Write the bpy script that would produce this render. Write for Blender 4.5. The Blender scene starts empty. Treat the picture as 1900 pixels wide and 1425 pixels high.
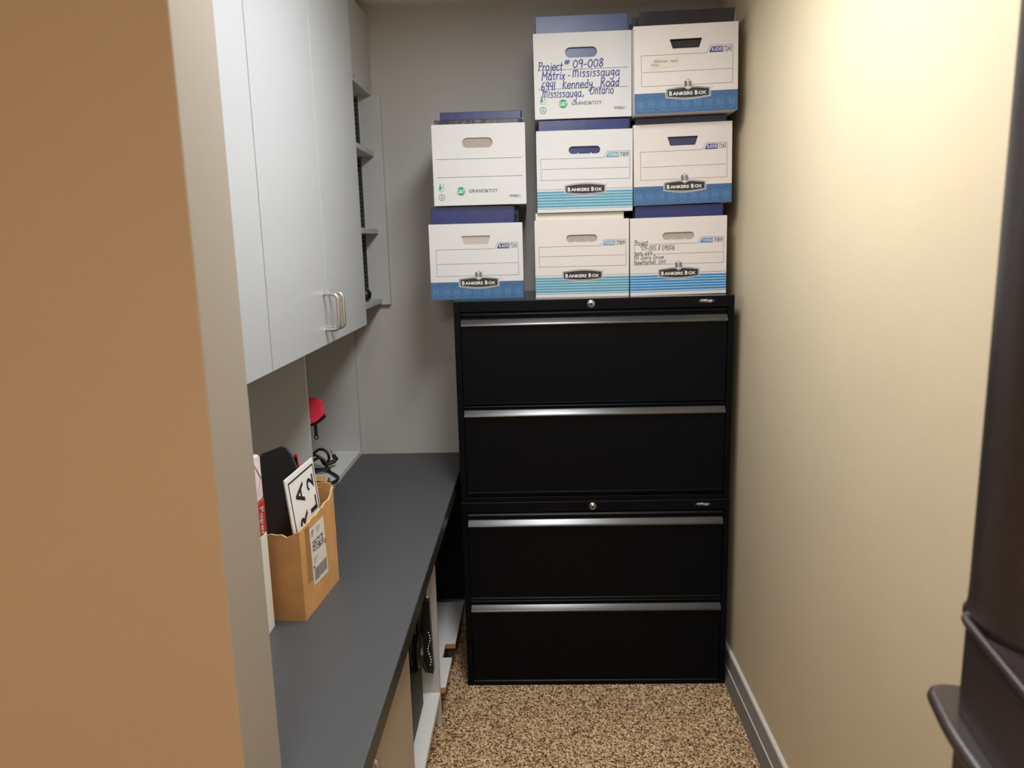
import bpy, math, random
from mathutils import Vector, Matrix
from mathutils.geometry import tessellate_polygon
random.seed(7)
C = bpy.context.scene.collection
SC = bpy.context.scene

# ------------------------------------------------------------------ camera
EYE = 1.551
F_PX = 1423.15
R3 = Matrix(((0.99929124, -0.02010646, -0.03182373),
             (0.02762299, -0.18265703, 0.98278857),
             (-0.02557323, -0.98297108, -0.18197217)))
cam_d = bpy.data.cameras.new('camera')
cam = bpy.data.objects.new('camera', cam_d); C.objects.link(cam)
cx, cu, cb = R3 @ Vector((1, 0, 0)), R3 @ Vector((0, -1, 0)), R3 @ Vector((0, 0, -1))
M = Matrix.Identity(4)
for i in range(3):
    M[i][0], M[i][1], M[i][2] = cx[i], cu[i], cb[i]
M[2][3] = EYE
cam.matrix_world = M
cam_d.sensor_width = 36
cam_d.lens = 36 * F_PX / 1900
cam_d.clip_start = 0.02
cam_d.dof.use_dof = True
cam_d.dof.focus_distance = 2.4
cam_d.dof.aperture_fstop = 8.5
SC.camera = cam

# ------------------------------------------------------------------ light and exposure
SC.view_settings.view_transform = 'Standard'
SC.view_settings.look = 'None'
SC.view_settings.gamma = 1
SC.view_settings.use_curve_mapping = False
SC.view_settings.exposure = 0.22
w = bpy.data.worlds.new('world'); SC.world = w; w.use_nodes = True
w.node_tree.nodes['Background'].inputs[0].default_value = (1, .93, .85, 1)
w.node_tree.nodes['Background'].inputs[1].default_value = 0.05

def area(name, loc, sx, sy, power, col):
    d = bpy.data.lights.new(name, 'AREA'); d.shape = 'RECTANGLE'
    d.size = sx; d.size_y = sy; d.energy = power; d.color = col
    o = bpy.data.objects.new(name, d); C.objects.link(o); o.location = loc
    return o
area('alcove_lamp', (0.07, 1.50, 2.375), 0.26, 0.90, 20.5, (0.975, 0.985, 1.0))
area('office_lamp', (-0.15, -1.25, 2.375), 0.55, 1.15, 48, (1.0, 0.945, 0.885))

# ------------------------------------------------------------------ materials
def lin(c):
    c = c / 255.0
    return c / 12.92 if c <= 0.04045 else ((c + 0.055) / 1.055) ** 2.4
def mat(name, rgb, rough=0.5, metal=0.0, ns=40.0, na=0.05, bump=0.0, bs=None, spec=0.5, coords='Object'):
    m = bpy.data.materials.new(name); m.use_nodes = True
    nt = m.node_tree; N = nt.nodes; L = nt.links
    b = N['Principled BSDF']
    tc = N.new('ShaderNodeTexCoord')
    no = N.new('ShaderNodeTexNoise'); no.inputs['Scale'].default_value = ns; no.inputs['Detail'].default_value = 4
    L.new(tc.outputs[coords], no.inputs['Vector'])
    r = N.new('ShaderNodeValToRGB')
    col = [lin(v) for v in rgb]
    r.color_ramp.elements[0].position = 0.3; r.color_ramp.elements[1].position = 0.7
    r.color_ramp.elements[0].color = (*[v * (1 - na) for v in col], 1)
    r.color_ramp.elements[1].color = (*[min(1, v * (1 + na)) for v in col], 1)
    L.new(no.outputs['Fac'], r.inputs[0]); L.new(r.outputs[0], b.inputs['Base Color'])
    b.inputs['Roughness'].default_value = rough
    b.inputs['Metallic'].default_value = metal
    b.inputs['Specular IOR Level'].default_value = spec
    if bump:
        n2 = N.new('ShaderNodeTexNoise'); n2.inputs['Scale'].default_value = bs or ns * 4
        n2.inputs['Detail'].default_value = 3
        L.new(tc.outputs[coords], n2.inputs['Vector'])
        bp = N.new('ShaderNodeBump'); bp.inputs['Strength'].default_value = bump; bp.inputs['Distance'].default_value = 0.002
        L.new(n2.outputs['Fac'], bp.inputs['Height']); L.new(bp.outputs[0], b.inputs['Normal'])
    return m

WALL_CREAM = mat('cream_wall_paint', (214, 199, 168), .75, ns=3, na=.02, bump=.15, bs=160)
WALL_TAN = mat('tan_wall_paint', (171, 144, 112), .8, ns=2, na=.03, bump=.12, bs=160)
WALL_GREY = mat('grey_wall_paint', (184, 182, 178), .8, ns=3, na=.02, bump=.12, bs=160)
JAMB = mat('stone_grey_paint', (152, 144, 133), .75, ns=5, na=.02, bump=.1, bs=160)
CEIL = mat('ceiling_paint', (226, 223, 218), .9, ns=6, na=.03, bump=.2, bs=120)
MEL = mat('light_grey_melamine', (172, 176, 180), .42, ns=30, na=.01, bump=.05, bs=300)
WHITE_MEL = mat('white_melamine', (222, 223, 222), .42, ns=30, na=.01)
MEL2 = mat('mid_grey_melamine', (184, 186, 186), .5, ns=30, na=.01)
CHIP = mat('raw_chipboard', (176, 130, 84), .8, ns=300, na=.25)
COUNTER = mat('charcoal_laminate', (76, 78, 81), .45, ns=420, na=.22, bump=.05, bs=500)
COUNTER_EDGE = mat('black_edge_band', (44, 42, 40), .4, ns=60, na=.05)
STEEL = mat('brushed_nickel', (200, 198, 192), .28, metal=1, ns=80, na=.03)
ZINC = mat('zinc_strip', (120, 126, 124), .35, metal=1, ns=90, na=.1)
DARKHOLE = mat('dark_slot', (14, 14, 14), .8, ns=90, na=.1)
BLACK_PAINT = mat('black_powder_coat', (2, 5, 11), .36, ns=200, na=.06, bump=.12, bs=900, spec=.14)
TOP_PAINT = mat('glossy_black_paint', (30, 30, 32), .2, ns=60, na=.2)
BLACK_LIP = mat('black_satin_pull', (34, 35, 38), .26, metal=0, ns=200, na=.03, spec=.9)
BOARD_W = mat('white_cardboard', (202, 202, 202), .7, ns=8, na=.015, bump=.15, bs=60)
BOARD_WARM = mat('warm_white_cardboard', (206, 200, 196), .7, ns=8, na=.02, bump=.25, bs=45)
FLAP = mat('grey_inner_cardboard', (158, 150, 142), .85, ns=160, na=.06)
FLAP_PALE = mat('beige_inner_cardboard', (178, 170, 162), .85, ns=160, na=.04)
BLUE_BAND = mat('denim_blue_print', (54, 92, 134), .65, ns=60, na=.05)
BLUE_LINE = mat('light_blue_print', (84, 128, 176), .65, ns=60, na=.03)
STRIPE_TEAL = mat('teal_stripe_print', (84, 142, 164), .65, ns=60, na=.04)
STRIPE_PALE = mat('pale_stripe_print', (168, 208, 220), .65, ns=60, na=.04)
STRIPE_BLUE = mat('bright_blue_stripe_print', (44, 120, 178), .65, ns=60, na=.04)
INK = mat('black_print_ink', (34, 32, 32), .6, ns=60, na=.04)
INK_GREY = mat('grey_print_ink', (96, 98, 112), .6, ns=60, na=.04)
INK_WHITE = mat('white_print_ink', (216, 215, 214), .6, ns=60, na=.01)
INK_GREEN = mat('green_print_ink', (30, 146, 98), .6, ns=60, na=.03)
INK_DKGREEN = mat('grey_green_print_ink', (58, 92, 84), .6, ns=60, na=.03)
INK_NAVY = mat('navy_print_ink', (44, 58, 122), .6, ns=60, na=.03)
MARKER = mat('blue_marker_ink', (18, 42, 124), .6, ns=60, na=.1)
PEN = mat('dark_pen_ink', (46, 48, 58), .6, ns=60, na=.1)
BIND_BLUE = mat('blue_vinyl', (28, 42, 98), .3, ns=25, na=.08, bump=.35, bs=18)
BIND_NAVY = mat('navy_vinyl', (44, 52, 88), .32, ns=25, na=.08, bump=.35, bs=18)
BIND_SLATE = mat('slate_blue_vinyl', (62, 80, 118), .4, ns=25, na=.06, bump=.3, bs=18)
BIND_BLACK = mat('black_vinyl', (36, 36, 42), .22, ns=25, na=.1, bump=.9, bs=26)
BIND_WHITE = mat('white_vinyl', (216, 211, 200), .4, ns=25, na=.03)
PAPER = mat('paper_edges', (224, 220, 208), .85, ns=400, na=.08)
KRAFT = mat('brown_cardboard', (200, 150, 94), .78, ns=18, na=.09, bump=.3, bs=30)
KRAFT_EDGE = mat('torn_cardboard_edge', (214, 180, 128), .9, ns=200, na=.15)
LABEL_W = mat('white_label_paper', (222, 218, 210), .6, ns=60, na=.02)
FOAM = mat('black_board', (56, 58, 63), .6, ns=20, na=.08)
SIGN_W = mat('white_sign_plastic', (234, 236, 236), .4, ns=40, na=.01)
RED = mat('red_plastic', (216, 44, 44), .4, ns=40, na=.04)
RED_CLOTH = mat('coral_red_fabric', (232, 54, 82), .75, ns=90, na=.08, bump=.3, bs=150)
RUBBER = mat('black_rubber', (18, 18, 20), .4, ns=60, na=.1)
MANILA = mat('manila_paper', (232, 184, 108), .75, ns=60, na=.03)
REAM_W = mat('white_wrapping_paper', (228, 216, 218), .5, ns=30, na=.03)
REAM_R = mat('red_wrapping_paper', (178, 50, 56), .5, ns=30, na=.05)
DOOR_TAN = mat('taupe_laminate', (176, 164, 148), .42, ns=20, na=.02)
DARK_PLASTIC = mat('dark_brown_black_plastic', (50, 42, 42), .36, ns=60, na=.08, bump=.1, bs=200)
BASE_VINYL = mat('grey_baseboard', (150, 150, 150), .5, ns=20, na=.02)
BASE_EDGE = mat('pale_baseboard_edge', (214, 212, 204), .5, ns=20, na=.02)
LAMP = bpy.data.materials.new('lamp_diffuser'); LAMP.use_nodes = True
LAMP.node_tree.nodes['Principled BSDF'].inputs['Emission Color'].default_value = (1, .97, .93, 1)
LAMP.node_tree.nodes['Principled BSDF'].inputs['Emission Strength'].default_value = 1.5

def carpet():
    m = bpy.data.materials.new('speckled_carpet'); m.use_nodes = True
    nt = m.node_tree; N = nt.nodes; L = nt.links; b = N['Principled BSDF']
    tc = N.new('ShaderNodeTexCoord')
    mp = N.new('ShaderNodeMapping'); mp.inputs['Scale'].default_value = (1.0, .8, 1); mp.inputs['Rotation'].default_value = (0, 0, .6)
    L.new(tc.outputs['Object'], mp.inputs[0])
    vo = N.new('ShaderNodeTexVoronoi'); vo.inputs['Scale'].default_value = 245
    L.new(mp.outputs[0], vo.inputs['Vector'])
    sep = N.new('ShaderNodeSeparateColor'); L.new(vo.outputs['Color'], sep.inputs[0])
    r = N.new('ShaderNodeValToRGB'); L.new(sep.outputs[0], r.inputs[0])
    e = r.color_ramp.elements
    cols = [(0.0, (66, 50, 36)), (.2, (112, 86, 62)), (.42, (176, 142, 104)), (.68, (216, 182, 140)), (1.0, (246, 222, 186))]
    e[0].position, e[0].color = cols[0][0], (*[lin(v) for v in cols[0][1]], 1)
    e[1].position, e[1].color = cols[-1][0], (*[lin(v) for v in cols[-1][1]], 1)
    for p, c in cols[1:-1]:
        k = e.new(p); k.color = (*[lin(v) for v in c], 1)
    big = N.new('ShaderNodeTexNoise'); big.inputs['Scale'].default_value = 14; L.new(tc.outputs['Object'], big.inputs['Vector'])
    mx = N.new('ShaderNodeMix'); mx.data_type = 'RGBA'; mx.blend_type = 'MULTIPLY'; mx.inputs[0].default_value = .55
    r2 = N.new('ShaderNodeValToRGB'); r2.color_ramp.elements[0].position = .35; r2.color_ramp.elements[1].position = .65
    r2.color_ramp.elements[0].color = (.72, .7, .68, 1); r2.color_ramp.elements[1].color = (1, 1, 1, 1)
    L.new(big.outputs['Fac'], r2.inputs[0])
    L.new(r.outputs[0], mx.inputs[6]); L.new(r2.outputs[0], mx.inputs[7]); L.new(mx.outputs[2], b.inputs['Base Color'])
    b.inputs['Roughness'].default_value = .95; b.inputs['Specular IOR Level'].default_value = .1
    bp = N.new('ShaderNodeBump'); bp.inputs['Strength'].default_value = .8; bp.inputs['Distance'].default_value = .003; bp.invert = True
    L.new(vo.outputs['Distance'], bp.inputs['Height']); L.new(bp.outputs[0], b.inputs['Normal'])
    return m
CARPET = carpet()

# ------------------------------------------------------------------ mesh building
class MB:
    def __init__(s): s.v = []; s.f = []; s.m = []; s.sm = []
    def add(s, vs, fs, m=0, smooth=False):
        o = len(s.v); s.v += [tuple(v) for v in vs]
        for f in fs: s.f.append([i + o for i in f]); s.m.append(m); s.sm.append(smooth)
        return s
    def box(s, x0, x1, y0, y1, z0, z1, m=0):
        vs = [(x0,y0,z0),(x1,y0,z0),(x1,y1,z0),(x0,y1,z0),(x0,y0,z1),(x1,y0,z1),(x1,y1,z1),(x0,y1,z1)]
        return s.add(vs, [(3,2,1,0),(4,5,6,7),(0,1,5,4),(1,2,6,5),(2,3,7,6),(3,0,4,7)], m)
    def prism(s, pts, axis, a, b, m=0, smooth=False):
        # pts 2D in the two other axes (cyclic order), extruded along axis from a to b
        def P(p, t):
            return {'x': (t, p[0], p[1]), 'y': (p[0], t, p[1]), 'z': (p[0], p[1], t)}[axis]
        n = len(pts); vs = [P(p, a) for p in pts] + [P(p, b) for p in pts]
        s.add(vs, [tuple(range(n))[::-1], tuple(range(n, 2*n))], m)
        return s.add(vs, [(i, (i+1) % n, (i+1) % n + n, i + n) for i in range(n)], m, smooth)
    def holed(s, outer, hole, y0, y1, m=0):
        pts = outer + hole
        tr = tessellate_polygon([[Vector((p[0], p[1], 0)) for p in outer], [Vector((p[0], p[1], 0)) for p in hole]])
        n = len(pts)
        vs = [(p[0], y0, p[1]) for p in pts] + [(p[0], y1, p[1]) for p in pts]
        fs = [tuple(t) for t in tr] + [tuple(i + n for i in t)[::-1] for t in tr]
        no, nh = len(outer), len(hole)
        fs += [(i, (i+1) % no, (i+1) % no + n, i + n) for i in range(no)]
        fs += [(no+i, no+(i+1) % nh, no+(i+1) % nh + n, no+i + n) for i in range(nh)]
        return s.add(vs, fs, m)
    def tube(s, pts, r, m=0, n=10, caps=True, radii=None):
        pts = [Vector(p) for p in pts]; rings = []; up = None
        for i, p in enumerate(pts):
            t = (pts[min(i+1, len(pts)-1)] - pts[max(i-1, 0)]).normalized()
            if up is None:
                a = Vector((0,0,1)) if abs(t.z) < .9 else Vector((1,0,0))
                up = t.cross(a).normalized()
            up = (up - t * up.dot(t)).normalized(); q = t.cross(up)
            rr = radii[i] if radii else r
            rings.append([p + (up*math.cos(2*math.pi*k/n) + q*math.sin(2*math.pi*k/n))*rr for k in range(n)])
        vs = [v for ri in rings for v in ri]; fs = []
        for i in range(len(pts)-1):
            for k in range(n):
                fs.append((i*n+k, i*n+(k+1) % n, (i+1)*n+(k+1) % n, (i+1)*n+k))
        s.add(vs, fs, m, True)
        if caps: s.add(rings[0], [tuple(range(n))[::-1]], m); s.add(rings[-1], [tuple(range(n))], m)
        return s
    def lathe(s, prof, c, axis='z', m=0, n=28):
        # prof (radius, height)
        def P(r, h, a):
            x, y = r*math.cos(a), r*math.sin(a)
            return {'z': (c[0]+x, c[1]+y, c[2]+h), 'y': (c[0]+x, c[1]+h, c[2]+y), 'x': (c[0]+h, c[1]+x, c[2]+y)}[axis]
        vs = [P(r, h, 2*math.pi*k/n) for r, h in prof for k in range(n)]
        fs = [(i*n+k, i*n+(k+1) % n, (i+1)*n+(k+1) % n, (i+1)*n+k) for i in range(len(prof)-1) for k in range(n)]
        return s.add(vs, fs, m, True)
    def build(s, name, mats, parent=None, bevel=0, seg=2, world=False, auto=False):
        me = bpy.data.meshes.new(name)
        vs = s.v
        if world and parent is not None:
            o = ROOT[parent.name]; vs = [(a-o[0], b-o[1], c-o[2]) for a, b, c in vs]
        me.from_pydata(vs, [], s.f)
        if not isinstance(mats, (list, tuple)): mats = [mats]
        for m in mats: me.materials.append(m)
        me.polygons.foreach_set('material_index', s.m)
        me.polygons.foreach_set('use_smooth', s.sm)
        me.update()
        o = bpy.data.objects.new(name, me); C.objects.link(o)
        if parent: o.parent = parent; ROOT[o.name] = ROOT[parent.name]
        if bevel:
            md = o.modifiers.new('bevel', 'BEVEL'); md.width = bevel; md.segments = seg
            md.limit_method = 'ANGLE'; md.angle_limit = math.radians(40)
        return o
ROOT = {}
def thing(name, label, cat, loc=(0,0,0), rot=(0,0,0), group=None):
    o = bpy.data.objects.new(name, None); C.objects.link(o); o.empty_display_size = .05
    o.location = loc; o.rotation_euler = rot; o['label'] = label; o['category'] = cat
    if group: o['group'] = group
    ROOT[o.name] = loc
    return o
def tag(o, label, cat, group=None):
    o['label'] = label; o['category'] = cat
    if group: o['group'] = group
    return o
def struct(name, mb, mats, bevel=0):
    o = mb.build(name, mats, bevel=bevel); o['kind'] = 'structure'; ROOT[o.name] = (0,0,0)
    return o

def smooth_path(pts, k=6):
    # Catmull-Rom through the points
    pts = [Vector(p) for p in pts]
    if len(pts) < 3: return pts
    P = [pts[0]] + pts + [pts[-1]]; out = []
    for i in range(1, len(P)-2):
        a, b, c, d = P[i-1], P[i], P[i+1], P[i+2]
        for j in range(k):
            t = j/k
            out.append(.5*((2*b) + (c-a)*t + (2*a-5*b+4*c-d)*t*t + (3*b-a-3*c+d)*t**3))
    out.append(pts[-1]); return out

# flat print on a face: a Sheet maps (u, v) to the face of a thing
class Sheet:
    def __init__(s, O, U, V, N, step=.00022, base=.0003):
        s.O, s.U, s.V, s.N = Vector(O), Vector(U), Vector(V), Vector(N); s.mb = MB(); s.mats = []; s.step = step; s.base = base
    def mi(s, m):
        if m not in s.mats: s.mats.append(m)
        return s.mats.index(m)
    def pt(s, u, v, l): return s.O + s.U*u + s.V*v + s.N*(s.base + s.step*l)
    def poly(s, pts, m, l=0):
        s.mb.add([s.pt(u, v, l) for u, v in pts], [tuple(range(len(pts)))], s.mi(m))
    def rect(s, u0, u1, v0, v1, m, l=0): s.poly([(u0,v0),(u1,v0),(u1,v1),(u0,v1)], m, l)
    def line(s, pts, w, m, l=0, closed=False):
        if closed: pts = list(pts) + [pts[0]]
        for a, b in zip(pts, pts[1:]):
            a, b = Vector((a[0], a[1])), Vector((b[0], b[1])); d = b - a
            if d.length < 1e-7: continue
            d.normalize(); n = Vector((-d.y, d.x))*w/2; e = d*w*.35
            s.poly([tuple(a-e-n), tuple(b+e-n), tuple(b+e+n), tuple(a-e+n)], m, l)
    def circle(s, u, v, r, m, l=0, n=28): s.poly([(u+r*math.cos(2*math.pi*i/n), v+r*math.sin(2*math.pi*i/n)) for i in range(n)], m, l)
    def ring(s, u, v, r, w, m, l=0, n=28): s.line([(u+r*math.cos(2*math.pi*i/n), v+r*math.sin(2*math.pi*i/n)) for i in range(n)], w, m, l, True)
    def text(s, body, u0, u1, v0, v1, m, l=0, bold=0.0, shear=0.0, rot=False):
        vs, fs = text_mesh(body, bold)
        xs = [p[0] for p in vs]; ys = [p[1] for p in vs]
        a, b, c, d = min(xs), max(xs), min(ys), max(ys)
        out = []
        for x, y in vs:
            fx, fy = (x-a)/(b-a), (y-c)/(d-c)
            u = u0 + fx*(u1-u0) + shear*fy*(v1-v0); v = v0 + fy*(v1-v0)
            if rot: u, v = u0 + (1-fy)*(u1-u0), v0 + fx*(v1-v0)
            out.append(s.pt(u, v, l))
        s.mb.add(out, fs, s.mi(m))
    def hand(s, body, u, v, size, w, m, l=0, slant=.12, sx=1.0, jit=.03, fit=None):
        if fit:
            sx = (fit - u) / (sum(.45 if c == ' ' else GLYPH[c][0] + .16 for c in body) * size)
        x = u
        for ch in body:
            if ch == ' ': x += .45*size*sx; continue
            wd, strokes = GLYPH[ch]
            dv = random.uniform(-jit, jit)*size
            for st in strokes:
                pts = smooth_path([(p[0]*size*sx, p[1]*size, 0) for p in st], 5)
                q = [(x + p.x + slant*p.y, v + dv + p.y) for p in pts]
                for i in range(len(q)-1):
                    s.k = (getattr(s, 'k', 0) + 1) % 11
                    s.line([q[i], q[i+1]], w, m, l + .09*s.k)
            x += (wd + .16)*size*sx
        return x
    def build(s, name, parent): return s.mb.build(name, s.mats, parent)
TX = {}
def text_mesh(body, bold):
    if (body, bold) in TX: return TX[(body, bold)]
    cu_ = bpy.data.curves.new('t', 'FONT'); cu_.body = body; cu_.size = 1; cu_.offset = bold; cu_.resolution_u = 4
    o = bpy.data.objects.new('t', cu_); C.objects.link(o)
    dg = bpy.context.evaluated_depsgraph_get(); me = bpy.data.meshes.new_from_object(o.evaluated_get(dg))
    vs = [(v.co.x, v.co.y) for v in me.vertices]; fs = [tuple(p.vertices) for p in me.polygons]
    bpy.data.objects.remove(o); bpy.data.curves.remove(cu_); bpy.data.meshes.remove(me)
    TX[(body, bold)] = (vs, fs); return vs, fs

def circ(cx_, cy_, rx, ry, a0, a1, n=9):
    return [(cx_+rx*math.cos(math.radians(a0+(a1-a0)*i/n)), cy_+ry*math.sin(math.radians(a0+(a1-a0)*i/n))) for i in range(n+1)]
o_ = circ(.27, .3, .25, .3, 90, 450)
GLYPH = {
 'P': (.5, [[(.1,0),(.1,1)], [(0,.95),(.2,1.02),(.5,.95),(.52,.72),(.3,.55),(.1,.5)]]),
 'r': (.38, [[(.08,.6),(.08,0)], [(.08,.35),(.2,.58),(.38,.56)]]),
 'o': (.52, [o_]),
 'j': (.25, [[(.2,.6),(.2,-.3),(.05,-.45),(-.1,-.3)], [(.2,.82),(.2,.86)]]),
 'e': (.5, [[(.03,.3),(.48,.34),(.44,.54),(.25,.6),(.05,.42),(.06,.12),(.28,0),(.5,.1)]]),
 'c': (.45, [[(.42,.52),(.25,.6),(.04,.4),(.06,.12),(.25,0),(.45,.1)]]),
 't': (.35, [[(.16,.9),(.16,.1),(.3,0)], [(-.02,.6),(.38,.62)]]),
 '#': (.5, [[(.15,.4),(.22,1.0)], [(.35,.4),(.42,1.0)], [(.02,.6),(.54,.6)], [(.04,.82),(.56,.82)]]),
 '0': (.55, [circ(.28, .5, .26, .45, 90, 450)]),
 '9': (.5, [[(.46,.85),(.25,1),(.04,.8),(.1,.55),(.35,.52),(.46,.85),(.44,.4),(.42,0)]]),
 '-': (.35, [[(.02,.4),(.34,.42)]]),
 '8': (.5, [[(.45,.85),(.25,1),(.06,.8),(.25,.55),(.46,.3),(.25,0),(.04,.25),(.25,.52),(.45,.85)]]),
 'M': (.75, [[(.03,0),(.06,1)], [(.06,1),(.35,.45),(.66,1)], [(.66,1),(.7,0)]]),
 'm': (.8, [[(.05,.0),(.05,.75)], [(.05,.55),(.2,.8),(.36,.65),(.36,.05)], [(.36,.6),(.52,.8),(.7,.6),(.72,0)]]),
 'a': (.5, [[(.45,.5),(.25,.6),(.04,.4),(.06,.1),(.25,0),(.42,.2),(.45,.58),(.45,.1),(.54,0)]]),
 'i': (.15, [[(.08,.6),(.08,0)], [(.08,.8),(.08,.84)]]),
 'I': (.15, [[(.08,.75),(.08,0)]]),
 'x': (.42, [[(.02,.6),(.4,0)], [(.4,.6),(.02,0)]]),
 's': (.38, [[(.36,.55),(.15,.6),(.06,.45),(.3,.28),(.3,.06),(.04,.02)]]),
 'u': (.48, [[(.04,.6),(.06,.1),(.25,0),(.4,.15),(.44,.6)], [(.44,.6),(.46,0)]]),
 'g': (.48, [[(.42,.52),(.2,.6),(.04,.35),(.2,.1),(.42,.3)], [(.42,.6),(.42,-.3),(.22,-.45),(.0,-.3)]]),
 '6': (.5, [[(.4,1),(.12,.7),(.04,.3),(.2,0),(.44,.15),(.4,.45),(.1,.35)]]),
 '4': (.5, [[(.08,1),(.06,.5),(.46,.5)], [(.4,1),(.4,0)]]),
 '1': (.14, [[(.07,1),(.07,0)]]),
 'K': (.5, [[(.06,1),(.06,0)], [(.46,.75),(.08,.4)], [(.1,.42),(.5,0)]]),
 'n': (.48, [[(.05,.6),(.05,0)], [(.05,.4),(.22,.6),(.42,.48),(.44,0)]]),
 'd': (.5, [[(.42,.5),(.22,.58),(.04,.3),(.2,0),(.42,.15)], [(.44,1),(.44,0)]]),
 'y': (.46, [[(.04,.6),(.08,.3),(.24,.22),(.42,.4)], [(.44,.6),(.4,-.25),(.2,-.42),(.02,-.3)]]),
 'R': (.6, [[(.08,1),(.08,0)], [(.0,.95),(.3,1.02),(.5,.85),(.4,.6),(.1,.5)], [(.2,.5),(.6,0)]]),
 'O': (.75, [circ(.35, .45, .33, .45, 100, 460)]),
 ',': (.12, [[(.08,.05),(.0,-.2)]]),
 '.': (.1, [[(.05,.0),(.05,.04)]]),
 'S': (.5, [[(.45,.85),(.2,1),(.05,.8),(.4,.45),(.42,.1),(.05,.05)]]),
 '5': (.45, [[(.42,1),(.1,1),(.08,.6),(.35,.55),(.42,.2),(.1,0)]]),
 '&': (.45, [[(.42,.9),(.15,.95),(.2,.55),(.1,.2),(.4,.1)], [(.2,.5),(.4,.5)], [(.26,0),(.22,1.05)]]),
 'D': (.6, [[(.08,1),(.08,0)], [(.0,.98),(.4,.95),(.56,.5),(.35,.05),(.02,0)]]),
 'v': (.42, [[(.02,.6),(.2,0),(.42,.6)]]),
 'w': (.6, [[(.02,.6),(.14,0),(.3,.5),(.44,0),(.6,.6)]]),
 'k': (.42, [[(.05,1),(.05,0)], [(.38,.6),(.06,.28),(.42,0)]]),
 'p': (.46, [[(.05,.6),(.05,-.4)], [(.05,.5),(.25,.6),(.42,.4),(.3,.08),(.06,.08)]]),
 'N': (.6, [[(.05,0),(.08,1)], [(.08,1),(.5,0)], [(.5,0),(.54,1)]]),
}

# ------------------------------------------------------------------ the room
XR, YB, ZC, XL = 0.675, 2.96, 2.402, -0.90
XJ, YJ0, YJ1 = -0.40, 0.903, 1.035
struct('floor', MB().box(-2.6, XR+.1, -2.3, YB+.1, -.06, 0), CARPET)
struct('ceiling', MB().box(-2.6, XR+.1, -2.3, YB+.1, ZC, ZC+.06), CEIL)
struct('wall_back', MB().box(XL-.1, XR+.1, YB, YB+.1, 0, ZC), WALL_GREY)
struct('wall_right', MB().box(XR, XR+.1, -2.3, YB, 0, ZC), WALL_CREAM)
struct('wall_left', MB().box(XL-.1, XL, YJ1, YB, 0, ZC), WALL_GREY)
wn = MB().box(-2.6, XJ, YJ0, YJ1, 0, ZC)
wn.m[3] = 1   # the end face of the partition has its own paint
wn.m[4] = 2
struct('wall_near', wn, [WALL_TAN, JAMB, WALL_GREY], bevel=.003)
struct('wall_far_left', MB().box(-2.7, -2.6, -2.3, YJ0, 0, ZC), WALL_TAN)
struct('wall_front', MB().box(-2.6, XR, -2.4, -2.3, 0, ZC), WALL_TAN)
bb = MB().prism([(XR, 0), (XR-.033, 0), (XR-.031, .004), (XR-.014, .031), (XR-.0115, .034), (XR, .034)], 'y', -2.25, YB)
bb.m = [0, 0, 0, 0, 0, 1, 1, 0]
struct('trim_1', bb, [mat('grey_brown_base_toe', (112, 104, 96), .6, ns=30), BASE_EDGE])
b2 = MB().prism([(XR, .0345), (XR-.011, .0345), (XR-.011, .094), (XR, .094)], 'y', -2.25, YB)
b2.prism([(XR, .094), (XR-.011, .094), (XR-.009, .100), (XR, .102)], 'y', -2.25, YB, 1)
struct('baseboard_right', b2, [BASE_VINYL, BASE_EDGE])
b3 = MB().box(XL, XR-.012, YB-.011, YB, 0, .1)
struct('baseboard_back', b3, BASE_VINYL)

# ceiling fixtures (above the frame)
for nm, (x, y, sx, sy), lb in (('alcove', (0.07, 1.50, .30, .94), 'slim rectangular ceiling light above the narrow alcove floor'),
                           ('office', (-.15, -1.25, .60, 1.20), 'large rectangular ceiling light over the outer office')):
    t = thing('ceiling_light', lb, 'ceiling light', (x, y, ZC))
    f = MB(); h = .022
    f.box(-sx/2, sx/2, -sy/2, -sy/2+.018, -h, 0).box(-sx/2, sx/2, sy/2-.018, sy/2, -h, 0)
    f.box(-sx/2, -sx/2+.018, -sy/2+.018, sy/2-.018, -h, 0).box(sx/2-.018, sx/2, -sy/2+.018, sy/2-.018, -h, 0)
    f.build('frame', MEL, t)
    MB().box(-sx/2+.018, sx/2-.018, -sy/2+.018, sy/2-.018, -.008, 0).build('diffuser', LAMP, t)

# ------------------------------------------------------------------ wall cabinets
XD = -.55
def d_handle(y, z0, z1, parent, x=XD, out=.037, r=.0052):
    pts = []
    c = .014
    pts.append((x, y, z1))
    for a in range(0, 91, 15):
        pts.append((x+out-c+c*math.sin(math.radians(a)), y, z1-c+c*math.cos(math.radians(a))))
    for a in range(0, 91, 15):
        pts.append((x+out-c+c*math.cos(math.radians(a)), y, z0+c-c*math.sin(math.radians(a))))
    pts.append((x, y, z0))
    mb = MB().tube(pts, r, n=14)
    return mb.build('handle', STEEL, parent, world=True)
def wall_cab(name, label, y0, y1, doors):
    t = thing(name, label, 'cabinet', ((XL+XD)/2, (y0+y1)/2, 1.30))
    b = MB()
    x0, x1, z0, z1 = XL, XD-.019, 1.300, 2.392
    b.box(x0, x1, y0, y0+.016, z0, z1).box(x0, x1, y1-.016, y1, z0, z1)
    b.box(x0, x1, y0+.016, y1-.016, z0, z0+.016).box(x0, x1, y0+.016, y1-.016, z1-.016, z1)
    b.box(x0, x0+.006, y0+.016, y1-.016, z0+.016, z1-.016).box(x0+.006, x1-.01, y0+.016, y1-.016, 1.85, 1.866)
    b.build('body', MEL, t, world=True)
    for (a, c, hy) in doors:
        d = MB().box(XD-.018, XD, a, c, 1.297, 2.388).build('door', MEL, t, bevel=.0012, world=True)
        if hy: d_handle(hy, 1.337, 1.430, d)
    return t
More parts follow.
